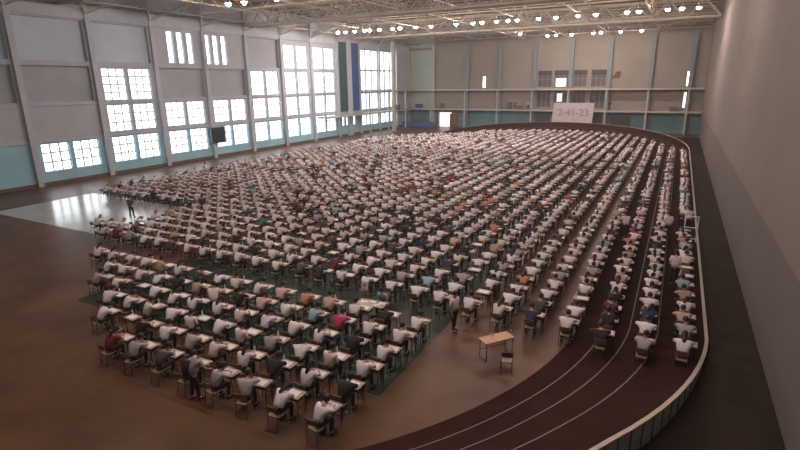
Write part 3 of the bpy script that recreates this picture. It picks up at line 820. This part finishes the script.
# hand-set seats in the near part, read off the photo: (block, col, row) -> shirt
FIX = {('A', 0, 0): 'white', ('A', 0, 1): 'black', ('A', 0, 2): 'white', ('A', 0, 3): 'white', ('A', 0, 5): 'white', ('A', 1, 0): 'white', ('A', 1, 1): 'white',
       ('A', 2, 0): 'light grey', ('A', 3, 0): 'light grey', ('A', 4, 0): 'black', ('A', 5, 0): 'dark grey', ('A', 6, 0): 'light grey', ('A', 7, 0): 'dark red', ('A', 2, 1): 'black', ('A', 2, 4): 'magenta',
       ('A', 3, 5): 'pale pink', ('A', 1, 3): 'black', ('B', 4, 0): 'navy blue', ('B', 3, 0): 'white', ('B', 2, 0): 'black', ('B', 1, 0): 'light grey',
       ('B', 0, 0): 'white', ('B', 5, 0): 'off-white', ('B', 6, 0): 'white', ('B', 0, 1): 'light grey', ('B', 0, 5): 'light blue', ('B', 12, 1): 'dark red'}
EMPTY = {('A', 8, 1), ('A', 10, 3)}
N_IND = 300
ind = []; rest = []; desk_ind = []; desk_rest = []
SP = {}
for n, s in enumerate(vis):
    key = s[:3]
    sh = SIDX[FIX[key]] if key in FIX else pick(SW)
    if s[3] < -26 and key not in FIX and R2.random() < .15: sh = 0
    po = pick(SEATW); tr_ = pick([50, 25, 25])
    absent = key in EMPTY or (key not in FIX and R2.random() < (.025 if s[4] < 30 else .07))
    rec = dict(s=s, sh=sh, po=po, tr=tr_, dx=R2.uniform(-.08, .06), dy=R2.uniform(-.08, .03), rz=R2.gauss(0, .13), sc=R2.uniform(1.02, 1.10), prot=R2.uniform(-.25, .25), pdx=R2.uniform(-.03, .05), absent=absent)
    (desk_ind if len(desk_ind) < N_IND else desk_rest).append(rec)
    if not absent: (ind if len(ind) < N_IND else rest).append(rec)
def where(s):
    b, c, r = s[:3]
    return '%s row, %s column from right, %s block' % (ORD[r], ORD[c], 'near left' if b == 'A' else 'main')
GS, GD, GC, GP = 'seated exam students', 'school desks in rows', 'school chairs in rows', 'exam papers on the desks'
for i, q in enumerate(ind):
    s = q['s']
    person(SEAT, q['po'], s[3] + q['dx'], s[4] + q['dy'], 0.03 if s[3] > XI else .0, q['rz'], q['sh'], q['tr'],
           'student in %s shirt, %s' % (SHIRTS[q['sh']][0], where(s)), GS, q['sc'], shoes=i < 130)
for i, q in enumerate(desk_ind):
    s = q['s']; z = .03 if s[3] > XI else .012
    d = empty('school_desk', (s[3] + .06, s[4] + .56, z), q['rz'] * .4); tag(d, 'small school desk, %s' % where(s), 'desk', GD)
    for nm, me in (('tabletop', d_top), ('leg_frame', d_l), ('leg_frame', d_r)) + ((('under_shelf', d_sh),) if i < 130 else ()):
        link(bpy.data.objects.new(nm, me), d)
    ch_ = empty('school_chair', (s[3] + q['dx'], s[4] - .03 + q['dy'], z), q['rz'] * .6); tag(ch_, 'plywood school chair, %s' % where(s), 'chair', GC)
    for nm, me in (('seat', c_seat), ('backrest', c_back), ('frame', c_frame)): link(bpy.data.objects.new(nm, me), ch_)
    p = bpy.data.objects.new('exam_paper', p_mesh); C.objects.link(p); p.location = (s[3] + .06 + q['pdx'], s[4] + .56, z + .75); p.rotation_euler = (0, 0, q['prot'] * .5)
    tag(p, 'white exam sheet on the desk, %s' % where(s), 'paper', GP)
    if R2.random() < .22:
        b = bpy.data.objects.new('water_bottle', bo); C.objects.link(b); b.location = (s[3] + .06 - .24, s[4] + .56 + .16, z + .751)
        tag(b, 'clear water bottle on the desk, %s' % where(s), 'bottle', 'water bottles on the desks'); link(bpy.data.objects.new('bottle_cap', bc), b)

# ---- the far crowd: one object for each kind
def merged(name, recs, proto_fn, mats, label, cat, group):
    V, Fv, Fl, MI = [], [], [], []; base = 0
    for q in recs:
        for v, f, mi in proto_fn(q):
            V.append(v)
            ls = np.array([len(a) for a in f], dtype=np.int32); fl_ = np.fromiter((i for a in f for i in a), dtype=np.int32) + base
            Fv.append(fl_); Fl.append(ls); MI.append(np.full(len(f), mi, dtype=np.int32)); base += len(v)
    V = np.concatenate(V).astype(np.float32); Fv = np.concatenate(Fv); Fl = np.concatenate(Fl); MI = np.concatenate(MI)
    me = bpy.data.meshes.new(name); me.vertices.add(len(V)); me.vertices.foreach_set('co', V.ravel())
    me.loops.add(len(Fv)); me.loops.foreach_set('vertex_index', Fv)
    me.polygons.add(len(Fl)); st = np.concatenate([[0], np.cumsum(Fl)[:-1]]).astype(np.int32)
    me.polygons.foreach_set('loop_start', st)
    for m in mats: me.materials.append(m)
    me.polygons.foreach_set('material_index', MI); me.update(calc_edges=True); me.validate()
    o = bpy.data.objects.new(name, me); C.objects.link(o); tag(o, label, cat, group, 'stuff'); return o
def place(v, x, y, z, rz, sc=1.0):
    c, s = math.cos(rz), math.sin(rz); w = v * sc
    return np.stack([w[:, 0] * c - w[:, 1] * s + x, w[:, 0] * s + w[:, 1] * c + y, w[:, 2] + z], 1)
def crowd_fn(q):
    s = q['s']; z = .03 if s[3] > XI else .0
    for v, f, code in LOD[q['po']]:
        mi = (0, 1, 2 + q['sh'], 2 + len(SHIRTS) + q['tr'])[code]
        yield place(v, s[3] + q['dx'], s[4] + q['dy'], z, q['rz'], q['sc']), f, mi
def mbarr(mb): return np.array(mb.v, dtype=float), mb.f
dk = MB().box(-.31, .31, -.22, .22, .725, .75)
dl = MB()
for x in (-.26, .26):
    for y in (-.17, .17): dl.tube((x, y, 0), (x, y, .72), .013, 3, cap=False)
ck = MB().box(-.19, .19, -.19, .19, .43, .445).box(-.19, .19, -.26, -.24, .66, .86)
cl = MB()
for x in (-.18, .18): cl.tube((x, .16, 0), (x, .16, .43), .012, 3, cap=False); cl.tube((x, -.22, 0), (x, -.22, .86), .012, 3, cap=False)
pk = MB().box(-.205, .205, -.145, .145, .7505, .7525)
A_dk, A_dl, A_ck, A_cl, A_pk = [mbarr(m) for m in (dk, dl, ck, cl, pk)]
def zz(s): return .03 if s[3] > XI else .012
def desk_fn(q):
    s = q['s']
    for (v, f), mi in ((A_dk, 0), (A_dl, 1)): yield place(v, s[3] + .06, s[4] + .56, zz(s), q['rz'] * .4), f, mi
def chair_fn(q):
    s = q['s']
    for (v, f), mi in ((A_ck, 0), (A_cl, 1)): yield place(v, s[3] + q['dx'], s[4] - .03 + q['dy'], zz(s), q['rz'] * .6), f, mi
def paper_fn(q):
    s = q['s']; yield place(A_pk[0], s[3] + .06 + q['pdx'], s[4] + .56, zz(s), q['prot'] * .5), A_pk[1], 0
merged('student_crowd', rest, crowd_fn, [M_skin, M_hair] + [m for w, m in SHIRTS] + M_trs, 'hundreds of seated exam students filling the far part of the hall', 'crowd', GS)
merged('far_school_desks', desk_rest, desk_fn, [M_desk, M_metal], 'hundreds of small desks in rows under the far students', 'desks', GD)
merged('far_school_chairs', desk_rest, chair_fn, [M_ply, M_metal], 'hundreds of school chairs under the far students', 'chairs', GC)
merged('far_exam_papers', desk_rest, paper_fn, [M_paper], 'hundreds of white exam sheets on the far desks', 'papers', GP)

# ---------------------------------------------------------------- invigilators
inv = [
    (0, -6.9, 17.1, -1.9, 'white', 0, 'standing invigilator in white shirt and dark trousers on the tan floor, facing right'),
    (1, -12.42, 9.15, -.35, 'light grey', 0, 'invigilator in light grey shirt leaning over a front desk of the near left block'),
    (1, -16.2, 13.4, .6, 'off-white', 0, 'invigilator in off-white shirt bending between desks of the near left block'),
    (2, .72, 26.3, .0, 'off-white', 0, 'invigilator in off-white shirt seen from behind between two right columns'),
    (1, -2.05, 33.3, .3, 'off-white', 0, 'invigilator in off-white shirt bending beside the third column from the right barrier'),
    (2, .25, 34.4, .2, 'white', 0, 'invigilator in white shirt standing between the right columns near the white rack'),
    (0, 1.4, 36.4, .3, 'white', 0, 'person in white shirt standing at the right barrier beside the white rack'),
    (0, -35.5, 22.9, .4, 'dark grey', 0, 'person in dark grey standing on the bright empty floor at the left'),
    (3, -32.2, 25.2, -.4, 'teal', 0, 'person in teal standing at the edge of the bright empty floor'),
    (2, -30.6, 25.4, .8, 'navy blue', 1, 'person in navy blue standing behind the second block at the left'),
    (0, -43.9, 37.4, 2.2, 'white', 0, 'tall person in white standing among the students near the left windows'),
    (5, -4.8, 57.0, -1.2, 'white', 0, 'person in white bending over a desk far up the right columns'),
    (0, -4.7, 69.4, .3, 'white', 0, 'person in white standing far up between the right columns'),
    (2, -9.5, 85.0, 2.8, 'off-white', 1, 'person in off-white standing near the far banked curve'),
    (0, -26.0, 84.6, 3.0, 'light grey', 1, 'person in light grey standing in the far middle rows'),
]
for i, (po, x, y, rz, shn, tr_, lb) in enumerate(inv):
    person(STAND, po, x, y, .02 if x > XI else .005, rz, SIDX[shn], tr_, lb, 'standing invigilators', 1.0)
for i, (x, po, shn, lb) in enumerate([(-11.7, 0, 'black', 'person in black standing on the lower balcony right of the sign'),
                           (-29.9, 3, 'dark grey', 'person in dark grey on the lower balcony beside the tall cabinet'),
                           (-27.3, 2, 'light grey', 'person in light grey on the lower balcony left of the sign')]):
    person(STAND, po, x, YB - 1.1, 4.03, PI + .2 * i, SIDX[shn], 0, lb, 'people on the balcony', 1.0)

# invigilator table inside the near left block: two desks pushed together, card on a stand
def big_desk(name, x, y, rz, w, d, topm, label, zf=.012, h=.75):
    r = empty(name, (x, y, zf), rz); tag(r, label, 'desk')
    o = MB().box(-w / 2, w / 2, -d / 2, d / 2, h - .03, h).build('tabletop', topm, r); bevel(o, .006)
    for s in (-1, 1):
        m = MB(); xx = s * (w / 2 - .06)
        m.path([(xx, -d / 2 + .05, 0), (xx, -d / 2 + .05, h - .04)], .015, 8).path([(xx, d / 2 - .05, 0), (xx, d / 2 - .05, h - .04)], .015, 8)
        m.path([(xx, -d / 2 + .05, .02), (xx, d / 2 - .05, .02)], .015, 8).path([(xx, -d / 2 + .05, h - .05), (xx, d / 2 - .05, h - .05)], .013, 8)
        m.build('leg_frame', M_metal, r)
    MB().tube((-w / 2 + .06, 0, h - .06), (w / 2 - .06, 0, h - .06), .013, 8).tube((-w / 2 + .06, d / 2 - .05, .30), (w / 2 - .06, d / 2 - .05, .30), .013, 8).build('crossbar', M_metal, r)
    return r
ang = math.atan2(16.35 - 15.45, -4.25 + 4.95)
big_desk('teacher_desk', -4.8, 16.0, ang, 1.22, .52, M_deskb, 'orange brown two-seat desk standing empty on the open floor')
tc_ = empty('school_chair', (-4.18, 15.2, .012), .35); tag(tc_, 'dark framed chair pulled out beside the empty orange brown desk', 'chair')
for nm, me in (('seat', c_seat), ('backrest', c_back), ('frame', c_frame)):
    k_ = link(bpy.data.objects.new(nm, me), tc_)
    if nm == 'backrest': k_.material_slots[0].link = 'OBJECT'; k_.material_slots[0].material = M_brown
for j, (dx, dy, lb) in enumerate(((-4.98, 16.05, 'small paper cup on the left of the empty orange brown desk'), (-4.45, 16.62, 'small paper cup on the far end of the empty orange brown desk'))):
    o = MB().lathe([(.022, 0), (.032, .09), (.029, .09), (.02, .01)], n=12).build('paper_cup', M_paper); o.location = (dx, dy, .763); tag(o, lb, 'cup')
tb = big_desk('invigilator_table', -10.35, 16.5, .08, 1.25, .6, M_desk, 'paper-strewn table of the seated invigilator in the green aisle')
for j, (dx, dy, a_) in enumerate(((-.35, .0, .3), (0, .12, -.1), (.3, -.08, .5), (.42, .15, 0))):
    p = bpy.data.objects.new('paper_stack', MB().box(-.15, .15, -.11, .11, 0, .012).mesh('paper_stack', M_paper)); C.objects.link(p)
    p.location = (-10.35 + dx, 16.5 + dy * .8, .763 + .013 * (j % 2)); p.rotation_euler = (0, 0, a_); tag(p, 'stack of white papers, %s from the left on the invigilator table' % ORD[j], 'papers', 'paper stacks on the invigilator table')
person(SEAT, 5, -10.2, 17.25, .0, PI, SIDX['light blue'], 0, 'invigilator in light blue shirt sitting behind a table, facing the camera', None, 1.0)
ic = empty('school_chair', (-10.2, 17.3, .012), PI); tag(ic, 'chair of the invigilator who faces the camera', 'chair')
for nm, me in (('seat', c_seat), ('backrest', c_back), ('frame', c_frame)): link(bpy.data.objects.new(nm, me), ic)
nc = empty('number_card', (-10.75, 16.62, .763)); tag(nc, 'white card on a short stick standing on the invigilator table', 'sign')
MB().box(-.06, .06, -.06, .06, 0, .02).tube((0, 0, .02), (0, 0, .62), .01, 8).build('stick', M_housing, nc)
MB().box(-.16, .16, -.012, 0, .5, .86).build('card', M_paper, nc)
text('4', .3, (0, -.018, .68), M_inkd, nc, 'figure')
print('SEATS', len(vis), 'rest', len(rest), 'ind far dist', ind[-1]['s'])
